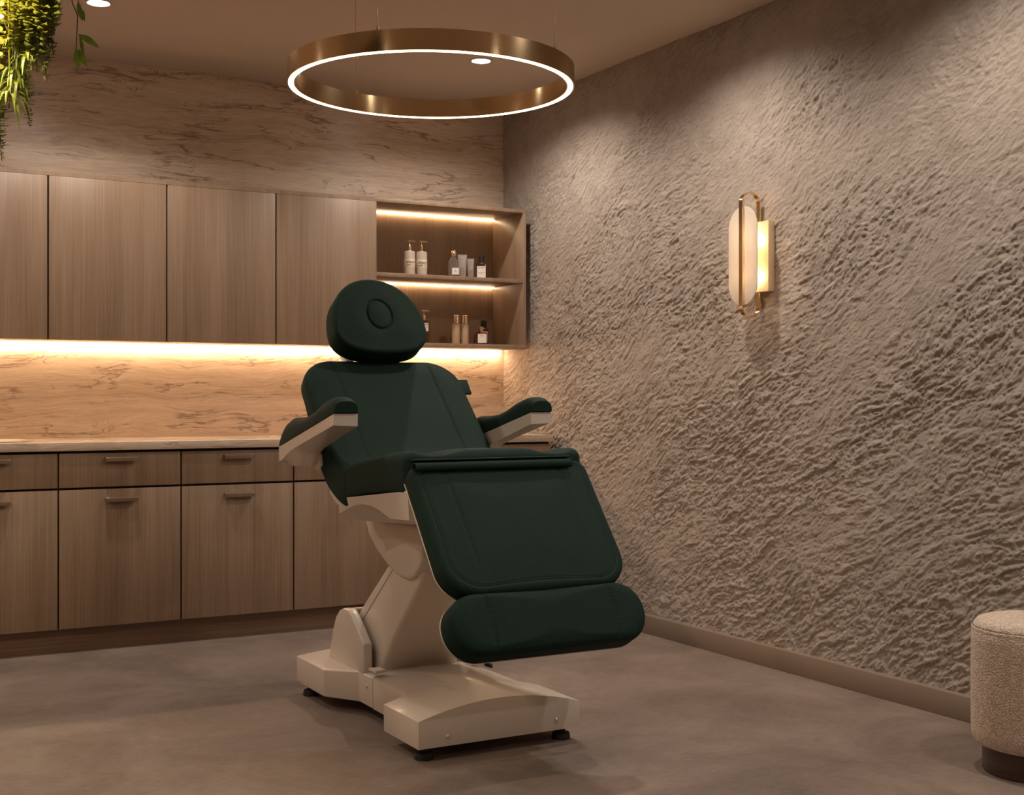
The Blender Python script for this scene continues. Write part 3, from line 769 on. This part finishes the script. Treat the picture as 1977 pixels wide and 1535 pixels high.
# ================================================================== TOILETRIES
t = NT('cream_bottle'); t.base((0.52, 0.42, 0.345)); t.set(Roughness=0.35); M['cream'] = t.m
t = NT('paper_label'); t.base((0.78, 0.72, 0.64)); t.set(Roughness=0.7); M['label'] = t.m
t = NT('cream_band_label'); t.base((0.72, 0.62, 0.46)); t.set(Roughness=0.6); M['band'] = t.m
t = NT('print_ink'); t.base((0.02, 0.018, 0.016)); t.set(Roughness=0.6); M['ink'] = t.m
t = NT('taupe_tube'); t.base((0.30, 0.25, 0.21)); t.set(Roughness=0.45); M['tube'] = t.m
t = NT('frosted_amber'); t.base((0.68, 0.47, 0.29)); t.set(Roughness=0.35, Transmission_Weight=0.2); M['amber'] = t.m
def glassy(name, col):
    t = NT(name); t.base(col); t.set(Roughness=0.04, Transmission_Weight=0.92, IOR=1.3); return t.m
M['clear'] = glassy('clear_glass', (0.93, 0.88, 0.82)); M['red'] = glassy('red_amber_glass', (0.50, 0.20, 0.10)); M['red2'] = glassy('deep_red_glass', (0.55, 0.16, 0.10))
FACE = (PI/2, 0, -0.55)     # lettering turned to the room
YD = Vector((-0.489, -0.873, 0))   # label-facing direction (towards the room)
ZS1, ZS0 = 1.720, 1.371
def facing(c, r, u, z):      # point on a label plane turned to the room
    rt_v = Vector((0.873, -0.489, 0))
    return Vector((c[0], c[1], z)) + YD*r + rt_v*u
def quad_label(name, c, r, w_, z0, z1, mat, parent, u0=0.0, th=0.0008):
    bm = bmesh.new(); rt_v = Vector((0.873, -0.489, 0)); vs = []
    for rr in (r, r+th):
        for u, z in ((-w_/2, z0), (w_/2, z0), (w_/2, z1), (-w_/2, z1)):
            p = Vector((c[0], c[1], z)) + YD*rr + rt_v*(u+u0); vs.append(bm.verts.new(p))
    for f in ((0, 1, 2, 3), (4, 7, 6, 5), (0, 4, 5, 1), (1, 5, 6, 2), (2, 6, 7, 3), (3, 7, 4, 0)): bm.faces.new([vs[i] for i in f])
    return bm_obj(name, bm, mat, parent, smooth=False, origin=c)
def rbox(name, c, w_, d_, z0, z1, mat, parent, bev=0.003):
    """box turned to the room, w_ wide, d_ deep"""
    bm = add_box(bmesh.new(), -w_/2, w_/2, -d_/2, d_/2, z0, z1, bev)
    bmesh.ops.rotate(bm, cent=(0, 0, 0), matrix=Matrix.Rotation(-0.51, 3, 'Z'), verts=bm.verts)
    bmesh.ops.translate(bm, vec=(c[0], c[1], 0), verts=bm.verts)
    return bm_obj(name, bm, mat, parent, origin=c)
def pump_head(c, zt, parent, ht=0.030, nozzle=0.030):
    lathe('pump_collar', [(0.0085, 0), (0.0095, 0.004), (0.0095, 0.026), (0.008, 0.030), (0.0035, 0.031)], (c[0], c[1], zt), M['rose'], parent, 18, origin=c)
    a = Vector((c[0], c[1], zt+0.030)); rv = Vector((0.873, -0.489, 0))
    tube('pump_spout', [a, a+Vector((0, 0, 0.020))], 0.0026, M['rose'], parent, 8, origin=c)
    b = a+Vector((0, 0, 0.021))
    tube('pump_spout', [b-rv*0.012+Vector((0, 0, 0.003)), b, b+rv*0.012+Vector((0, 0, 0.0005)), b+rv*nozzle-Vector((0, 0, 0.004))], 0.0024, M['rose'], parent, 8, origin=c)
for cx, lab in ((-0.668, 'cream pump bottle with gold pump, left one of the pair on the upper shelf'), (-0.599, 'cream pump bottle with gold pump, right one of the pair on the upper shelf')):
    c = (cx, -0.20, ZS1)
    b_ = thing('pump_bottle', lab, 'bottle', c, 'pump bottles on the upper shelf')
    lathe('bottle_body', [(0.027, 0.0005), (0.029, 0.003), (0.029, 0.127), (0.027, 0.132), (0.012, 0.135), (0.009, 0.136)], c, M['cream'], b_, 32, origin=c)
    lathe('label_band', [(0.0293, 0.047), (0.0295, 0.048), (0.0295, 0.090), (0.0293, 0.091)], c, M['band'], b_, 32, origin=c, cap0=False, cap1=False)
    p = facing(c, 0.0298, 0.004, ZS1+0.074); text('lettering', 'Hiena', 0.020, p, (PI/2, 0, -0.51), M['ink'], b_, shear=0.5, origin=c)
    p = facing(c, 0.0298, -0.004, ZS1+0.060); text('lettering', 'soap', 0.013, p, (PI/2, 0, -0.51), M['ink'], b_, shear=0.4, origin=c)
    pump_head(c, ZS1+0.1355, b_)
# round perfume with rose ball cap
c = (-0.412, -0.20, ZS1)
b_ = thing('perfume_bottle', 'clear round-shouldered perfume bottle with rose gold ball stopper on the upper shelf', 'bottle', c)
lathe('bottle_body', [(0.025, 0.0005), (0.028, 0.004), (0.028, 0.086), (0.025, 0.096), (0.011, 0.116), (0.008, 0.121)], c, M['clear'], b_, 32, origin=c)
bm = bmesh.new(); bmesh.ops.create_uvsphere(bm, u_segments=20, v_segments=12, radius=0.0165); bmesh.ops.translate(bm, vec=(c[0], c[1], ZS1+0.134), verts=bm.verts)
bm_obj('stopper', bm, M['rose'], b_, origin=c)
quad_label('paper_label', c, 0.0285, 0.036, ZS1+0.020, ZS1+0.056, M['label'], b_, u0=0.012)
p = facing(c, 0.0298, 0.012, ZS1+0.038); text('lettering', 'A', 0.018, p, (PI/2, 0, -0.51), M['tube'], b_, origin=c)
def tube_thing(cx, cy, wd, ht, lab):
    c = (cx, cy, ZS1); b_ = thing('cosmetic_tube', lab, 'tube', c, 'cosmetic tubes on the upper shelf')
    bm = bmesh.new(); R = []; rv = Vector((0.873, -0.489, 0)); n = 20
    for z, a, b in ((0.014, 0.80, 0.80), (0.02, 0.84, 0.84), (ht*0.5, 0.93, 0.55), (ht*0.88, 1.0, 0.16), (ht*0.92, 1.04, 0.06), (ht, 1.04, 0.06)):
        R.append([bm.verts.new(Vector((cx, cy, ZS1+z)) + rv*(wd/2*a*math.cos(2*PI*i/n)) + YD*(wd/2*b*0.8*math.sin(2*PI*i/n))) for i in range(n)])
    for a, b in zip(R, R[1:]):
        for i in range(n): bm.faces.new((a[i], a[(i+1) % n], b[(i+1) % n], b[i]))
    bm.faces.new(R[0][::-1]); bm.faces.new(R[-1])
    bm_obj('tube_body', bm, M['tube'], b_, origin=c)
    lathe('cap', [(wd*0.38, 0.0005), (wd*0.39, 0.001), (wd*0.39, 0.014)], (cx, cy, ZS1), M['black'], b_, 20, origin=c)
    for s_, dz, sz in (('Tmen', ht*0.80, 0.009), ('Fresh', ht*0.42, 0.0095), ('gel care', ht*0.33, 0.0065), ('50 ml', ht*0.22, 0.005)):
        p = facing(c, wd*0.40, 0, ZS1+dz); text('lettering', s_, sz, p, (PI/2, 0, -0.51), M['ink'], b_, origin=c)
tube_thing(-0.357, -0.195, 0.048, 0.132, 'taller grey cosmetic tube standing on its black cap beside the ball-stopper bottle')
tube_thing(-0.313, -0.205, 0.038, 0.112, 'shorter grey cosmetic tube standing on its black cap, left of the black-capped perfume')
# square perfume, black cap
def square_perfume(c, wd, dp, ht, cap_w, cap_h, glass, capm, lab, lw, lz0, lz1, lines, u0=0.0, name='perfume_bottle', group=None, neck=0.006):
    b_ = thing(name, lab, 'bottle', c, group)
    rbox('bottle_body', c, wd, dp, c[2]+0.0006, c[2]+ht, glass, b_, 0.003)
    lathe('neck', [(cap_w*0.32, 0), (cap_w*0.32, neck)], (c[0], c[1], c[2]+ht), M['rose'], b_, 16, origin=c)
    lathe('cap', [(cap_w/2-0.001, 0), (cap_w/2, 0.001), (cap_w/2, cap_h-0.001), (cap_w/2-0.001, cap_h)], (c[0], c[1], c[2]+ht+neck), capm, b_, 24, origin=c)
    quad_label('paper_label', c, dp/2+0.0004, lw, c[2]+lz0, c[2]+lz1, M['label'], b_, u0=u0)
    for s_, z, sz in lines:
        p = facing(c, dp/2+0.0014, u0, c[2]+z); text('lettering', s_, sz, p, (PI/2, 0, -0.51), M['ink'], b_, origin=c)
    return b_
square_perfume((-0.245, -0.20, ZS1), 0.056, 0.032, 0.088, 0.028, 0.036, M['red'], M['black'],
               'square amber perfume bottle with black cap at the right end of the upper shelf', 0.046, 0.012, 0.074, [('DLI PARI', 0.064, 0.009), ('Bergamote', 0.038, 0.007)])
# lower shelf
b_ = thing('pump_bottle', 'amber pump bottle with white label half hidden behind the headrest', 'bottle', (-0.585, -0.20, ZS0)); c = (-0.585, -0.20, ZS0)
rbox('bottle_body', c, 0.058, 0.045, ZS0+0.0006, ZS0+0.122, M['red'], b_, 0.004)
quad_label('paper_label', c, 0.0229, 0.050, ZS0+0.066, ZS0+0.110, M['label'], b_)
for s_, z in (('LAVANDE', 0.101), ('hand wash', 0.088), ('300 ml', 0.076)):
    p = facing(c, 0.0242, 0.006, ZS0+z); text('lettering', s_, 0.008, p, (PI/2, 0, -0.51), M['ink'], b_, origin=c)
pump_head(c, ZS0+0.1225, b_)
for cx, lab in ((-0.398, 'frosted amber bottle with rose gold cap, left one of the pair on the lower shelf'), (-0.346, 'frosted amber bottle with rose gold cap, right one of the pair on the lower shelf')):
    c = (cx, -0.20, ZS0); b_ = thing('lotion_bottle', lab, 'bottle', c, 'frosted bottles on the lower shelf')
    lathe('bottle_body', [(0.021, 0.0006), (0.0225, 0.003), (0.0225, 0.108), (0.018, 0.112)], c, M['amber'], b_, 28, origin=c)
    lathe('cap', [(0.0200, 0), (0.0200, 0.039), (0.0215, 0.040), (0.0215, 0.044), (0.019, 0.045)], (cx, -0.20, ZS0+0.1125), M['rose'], b_, 28, origin=c)
square_perfume((-0.205, -0.150, ZS0), 0.054, 0.030, 0.092, 0.032, 0.040, M['red'], M['black'],
               'red perfume bottle with black cap standing behind the small rose-capped one', 0.038, 0.022, 0.076, [('No 4', 0.05, 0.010)], u0=0.004, neck=0.004)
square_perfume((-0.268, -0.245, ZS0), 0.064, 0.032, 0.066, 0.022, 0.024, M['red2'], M['rose'],
               'small square red perfume bottle with rose gold cap at the front of the lower shelf', 0.046, 0.010, 0.058, [('SANTAL', 0.050, 0.006), ('eau de parfum', 0.042, 0.004)], u0=0.004)

# ================================================================== TRAILING PLANTS (top left)
def leafmat(name, c0, c1, tr=0.35):
    t = NT(name)
    col = t.ramp(t.noise(t.pos(), 35, 3), [(0.35, c0), (0.65, c1)])
    t.base(col); t.set(Roughness=0.38)
    ts = t.n('ShaderNodeBsdfTranslucent'); t.l(col, ts.inputs[0]); mx = t.n('ShaderNodeMixShader'); mx.inputs[0].default_value = tr
    t.l(t.b.outputs[0], mx.inputs[1]); t.l(ts.outputs[0], mx.inputs[2]); t.l(mx.outputs[0], t.out.inputs[0]); return t.m
M['fern'] = leafmat('dark_fern_leaf', (0.13, 0.17, 0.035), (0.25, 0.29, 0.06))
M['leaf_lit'] = leafmat('yellow_lit_leaf', (0.30, 0.30, 0.03), (0.50, 0.44, 0.06))  # leaf green with the planter's yellow light mixed into the colour
M['olive'] = leafmat('olive_leaf', (0.20, 0.21, 0.03), (0.34, 0.33, 0.05))
M['spider'] = leafmat('spider_plant_blade', (0.25, 0.33, 0.05), (0.50, 0.55, 0.12))
M['hoya'] = leafmat('glossy_green_leaf', (0.22, 0.38, 0.06), (0.34, 0.52, 0.09))
t = NT('brown_stem'); t.base((0.14, 0.065, 0.04)); t.set(Roughness=0.6); M['stem'] = t.m
t = NT('dark_trough'); t.base((0.05, 0.035, 0.028)); t.set(Roughness=0.5); M['trough'] = t.m
def leaf_geo(bm, base, d, side, L, W, curl=0.25, seg=6, fold=0.15):
    """curved lens-shaped leaf along d, width along side"""
    d = Vector(d).normalized(); side = Vector(side); side = (side-d*side.dot(d)).normalized(); nn = d.cross(side)
    rows = []
    for i in range(seg+1):
        f = i/seg; w_ = W/2*math.sin(PI*min(max(f, 0.02), 0.985))**0.8
        p = Vector(base) + d*(L*f) - nn*(curl*L*f*f)
        rows.append([bm.verts.new(p-side*w_+nn*fold*w_), bm.verts.new(p), bm.verts.new(p+side*w_+nn*fold*w_)])
    for a, b in zip(rows, rows[1:]):
        for k in range(2): bm.faces.new((a[k], a[k+1], b[k+1], b[k]))
def disc_leaf(bm, c, nrm, r, n=7):
    nrm = Vector(nrm).normalized(); a = nrm.cross(Vector((0.3, 0.2, 1))).normalized(); b = nrm.cross(a)
    vs = [bm.verts.new(Vector(c)+a*r*math.cos(2*PI*i/n)+b*r*0.8*math.sin(2*PI*i/n)) for i in range(n)]
    bm.faces.new(vs)
FW = Vector((0.4879, 0.8729, 0)); RT = Vector((0.8729, -0.4879, 0)); CAMP = Vector((-3.4846, -6.3327, 1.095))
PB = CAMP + FW*3.17 + RT*(-1.256)       # a fixed spot in the room where the trough hangs (x about -3.03, y about -2.95)
PB.z = 0
rnd = random.Random(4)
def W3(u, z, dpt=0.0):   # u metres along the trough, z height, dpt metres deeper into the room
    p = PB + RT*u + FW*dpt; return Vector((p.x, p.y, z))
tg = bpy.data.objects.new('plant_trough', None); COL.objects.link(tg); tg.location = W3(-0.45, 2.30)
tag(tg, 'dark hanging trough over the trailing plants, above the top left of the picture', 'planter')
def trough():
    bm = bmesh.new(); add_box(bm, -0.75, 0.75, -0.12, 0.12, 0.0, 0.16, 0.006)
    bmesh.ops.rotate(bm, cent=(0, 0, 0), matrix=Matrix.Rotation(-0.5097, 3, 'Z'), verts=bm.verts)
    bm_obj('trough_body', bm, M['trough'], tg)
    for u in (-0.6, 0.6):
        q = RT*u; tube('hanger', [(q.x, q.y, 0.15), (q.x, q.y, 0.398)], 0.003, M['brass'], tg)
trough()
def hang(name, label, group=None, u=0.0):
    p = W3(u, 2.29); return thing(name, label, 'plant', tuple(p), group), tuple(p)
def strand(root, o, u0, dp, ztip, lean, wide, mat, step=0.0075, ztop=2.30, dense=3, lr=0.0065):
    bm = bmesh.new(); bs = bmesh.new(); pts = []
    u0 = u0 - dp*0.37; ztip = ztip + dp*0.29   # nearer strands hang a little further along the trough
    n = int((ztop-ztip)/0.02); ph = rnd.random()*6
    for i in range(n+1):
        f = i/n; pts.append(W3(u0 + lean*f*f + 0.006*math.sin(ph+f*7), ztop-(ztop-ztip)*f, dp+0.006*math.cos(ph+f*6)))
    add_tube(bs, pts, 0.0011, 5)
    L = ztop-ztip; z = 0.0
    while z < L:
        f = z/L; i = min(int(f*n), n-1); p = pts[i].lerp(pts[i+1], f*n-i)
        taper = min(1.0, (1-f)*5+0.35)
        for k in range(dense):
            a = rnd.random()*2*PI; d = Vector((math.cos(a), math.sin(a), -0.25+0.3*rnd.random()))
            side = d.cross(Vector((0, 0, 1)))
            leaf_geo(bm, p, d, side, wide*taper*(0.75+0.5*rnd.random()), lr*2*taper, 0.25, 3)
        z += step*taper**0.5
    st = bm_obj('strand', bs, M['stem'], root, origin=o)
    lf = bm_obj('leaflets', bm, mat, st, origin=o, sharp=80); lf['kind'] = 'stuff'
# dark ferns
r1, o1 = hang('button_fern', 'dark small-leaved fern trailing in short dense strands right of the yellow one', u=0.06)
for (u, zt, lean, wd) in ((0.062, 1.985, 0.0, .022), (0.050, 1.96, 0.0, .022), (0.075, 1.93, 0.004, .022), (0.093, 1.97, -0.004, .022), (0.120, 1.925, 0.0, .02), (0.126, 1.99, 0.004, .02), (0.132, 1.965, 0.004, .018), (0.088, 1.955, 0.0, .02), (0.104, 1.905, 0.006, .018), (0.112, 1.945, 0.0, .02), (0.145, 2.045, 0.0, .014), (0.080, 1.945, 0.006, 0.017), (0.100, 1.925, -0.006, 0.017), (0.118, 1.985, 0.0, 0.017), (0.095, 2.00, 0.01, 0.016), (0.128, 2.02, 0.004, 0.014), (0.055, 2.05, 0.0, 0.015), (0.11, 1.97, 0.004, 0.015), (0.07, 2.03, 0.0, 0.015)):
    strand(r1, o1, u-0.003, rnd.uniform(-0.14, -0.05), zt-0.006 if zt > 1.97 else zt-0.030, lean, wd*1.2, M['fern'], lr=0.0075)
r2, o2 = hang('trailing_fern', 'long thin dark fern tail hanging lowest between the spider blades and the wall', u=0.0)
strand(r2, o2, 0.055, -0.07, 1.765, 0.012, 0.021, M['fern'], step=0.006)
strand(r2, o2, 0.060, -0.05, 1.88, 0.004, 0.020, M['fern'])
r3, o3 = hang('trailing_fern', 'green fern tail hanging down at the very left edge of the picture', u=-0.02)
strand(r3, o3, 0.006, -0.06, 1.680, 0.004, 0.021, M['fern'], step=0.006)
strand(r3, o3, -0.010, -0.02, 1.72, 0.0, 0.020, M['fern'])
strand(r3, o3, 0.020, 0.02, 1.80, 0.0, 0.020, M['fern'])
# wire vine, its yellow lamplight put into the leaf colour
r4, o4 = hang('wire_vine', 'small-leaved vine curtain with yellow lamplight in its leaf colour at the top left corner', u=-0.05)
for k in range(26):
    u = -0.02+0.110*k/25; strand(r4, o4, u, rnd.uniform(-0.13, 0.0), 1.875+0.12*rnd.random()+0.05*(k/25), rnd.uniform(-0.01, 0.01), 0.022, M['leaf_lit'], step=0.009, lr=0.0085)
for k in range(14):
    u = 0.03+0.09*k/13; strand(r4, o4, u, rnd.uniform(-0.17, -0.08), 1.94+0.07*rnd.random(), 0.0, 0.021, M['olive'] if k % 3 else M['leaf_lit'], step=0.009, lr=0.008)
for k in range(9):
    u = -0.55+0.5*k/9; strand(r4, o4, u, rnd.uniform(-0.05, 0.05), 1.80+0.25*rnd.random(), 0.0, 0.018, M['leaf_lit'] if k % 3 else M['fern'], step=0.016, lr=0.008)
# coin-leaf strand
r5, o5 = hang('coin_leaf_vine', 'vine of round yellow coin-like leaves at the left edge of the picture', u=0.0)
def coin(u, zt, dp, n_):
    pts = [W3(u+0.004*math.sin(i*1.3), 2.30-(2.30-zt)*i/24, dp) for i in range(25)]
    st = tube('stem', pts, 0.0012, M['stem'], r5, 5, origin=o5)
    for i in range(n_):
        p = W3(u+(0.007 if i % 2 else -0.007)+rnd.uniform(-.002, .002), 2.10-(2.10-zt)*i/n_, dp-0.008)
        bm = bmesh.new(); disc_leaf(bm, (0, 0, 0), -FW+Vector((rnd.uniform(-.5, .5), rnd.uniform(-.5, .5), rnd.uniform(-0.2, .6))), 0.0085, 9)
        l_ = bm_obj('leaf', bm, M['leaf_lit'], st); l_.location = p-Vector(o5)
coin(0.072, 1.840, -0.19, 18)
# spider plants
def spider(u, z, dp, label, n_, Lm):
    u = u - dp*0.37; z = z + dp*0.29
    r_, o_ = hang('spider_plantlet', label, 'spider plantlets among the trailing plants', u=u)
    st = tube('runner', [W3(u-0.01, 2.30, dp), W3(u-0.004, (2.3+z)/2, dp), W3(u, z, dp)], 0.0014, M['leaf_lit'], r_, 6, origin=o_)
    for k in range(n_):
        a = 2*PI*k/n_+rnd.random()*0.4; el = rnd.uniform(0.1, 0.8); L = Lm*rnd.uniform(0.7, 1.1)
        d = RT*math.cos(a)*1.0+FW*math.sin(a)*0.6; pts = []
        bm = bmesh.new(); rows = []; seg = 9
        sd = d.cross(Vector((0, 0, 1))).normalized()
        for i in range(seg+1):
            f = i/seg; p = W3(u, z, dp)-Vector(o_) + d*(L*f*(1-0.25*f)) + Vector((0, 0, L*(el*1.1*f-1.05*f*f)))
            w_ = 0.0042*(1-f)**0.6+0.0004
            rows.append((bm.verts.new(p-sd*w_), bm.verts.new(p-Vector((0, 0, w_*0.5))), bm.verts.new(p+sd*w_)))
        for a_, b_2 in zip(rows, rows[1:]):
            for q in range(2): bm.faces.new((a_[q], a_[q+1], b_2[q+1], b_2[q]))
        bm_obj('blade', bm, M['spider'], r_, sharp=80)
spider(0.034, 1.900, -0.09, 'spider plantlet with arching blades, middle one left of the dark fern tail', 24, 0.085)
spider(0.026, 1.840, -0.11, 'spider plantlet with arching blades, lowest at the left edge', 26, 0.085)
spider(0.050, 1.965, -0.10, 'spider plantlet with arching blades, uppermost under the yellow vine', 20, 0.08)
spider(0.066, 1.93, -0.12, 'spider plantlet with arching blades, rightmost, just left of the dark fern', 18, 0.07)
spider(0.045, 1.868, -0.10, 'spider plantlet with arching blades, beside the long fern tail', 20, 0.075)
spider(-0.03, 1.93, 0.03, 'spider plantlet partly outside the left edge of the picture', 16, 0.08)
# broad glossy vine
r6, o6 = hang('glossy_vine', 'trailing vine with broad pointed glossy green leaves hanging beside the downlight', u=0.15)
zt = lambda py: 1.095+(766-py)/2495*3.17
ux = lambda px: (px-988.5)/2495*3.17+1.256
tube('stem', [W3(0.135, 2.30, 0), W3(0.178, 2.06, 0), W3(ux(150), 2.03, 0), W3(ux(148), 1.975, 0), W3(ux(147), 1.948, 0)], 0.0012, M['stem'], r6, 6, origin=o6)
def vleaf(u, z, d, L, W, side, curl=0.2):
    bm = bmesh.new(); leaf_geo(bm, (0, 0, 0), d, side, L, W, curl, 9, 0.25)
    l_ = bm_obj('leaf', bm, M['hoya'], r6, sharp=80); l_.location = W3(u, z)-Vector(o6)
dn = Vector((0, 0, -1))
vleaf(ux(152), 2.005-0.022, RT*0.85+dn*0.42, 0.050, 0.017, RT*0.5+Vector((0, 0, 1))+FW*0.2, 0.45)
vleaf(ux(153), 1.985, RT*0.25+dn, 0.062, 0.009, RT, -0.15)
vleaf(ux(147), 1.950, RT*0.12+dn, 0.050, 0.018, RT+FW*0.3, 0.08)
vleaf(ux(152), 1.948, RT*0.45+dn, 0.046, 0.014, RT+Vector((0, 0, 0.4)), 0.12)
vleaf(ux(150), 2.062, RT*0.25+dn, 0.045, 0.014, RT, 0.1)
vleaf(ux(161), 2.045, RT*0.1+dn, 0.030, 0.006, RT, 0.0)
strand(r6, o6, 0.182, 0.01, 2.035, 0.012, 0.010, M['fern'], step=0.02, dense=1)
# planter lamp
gl_ = thing('planter_lamp', 'small warm lamp fixed under the plant trough at the left', 'lamp', tuple(W3(0.03, 2.28, -0.34)))
oo = tuple(W3(0.03, 2.28, -0.34))
lathe('lamp_body', [(0.028, 0.0), (0.032, 0.01), (0.032, 0.05), (0.02, 0.06)], oo, M['brass'], gl_, 24, origin=oo)
lathe('lens', [(0.026, -0.003), (0.026, -0.0005)], oo, M['grow'], gl_, 24, origin=oo)
pd = bpy.data.lights.new('planter_lamp_light', 'SPOT'); pd.energy = 66.0; pd.color = (1.0, 0.80, 0.48); pd.spot_size = math.radians(84); pd.spot_blend = 0.7; pd.shadow_soft_size = 0.03
po = bpy.data.objects.new('planter_lamp_light', pd); COL.objects.link(po); po.location = W3(0.03, 2.272, -0.34)
po.rotation_euler = (Vector(W3(0.07, 1.97, 0.02)) - Vector(po.location)).to_track_quat('-Z', 'Y').to_euler()
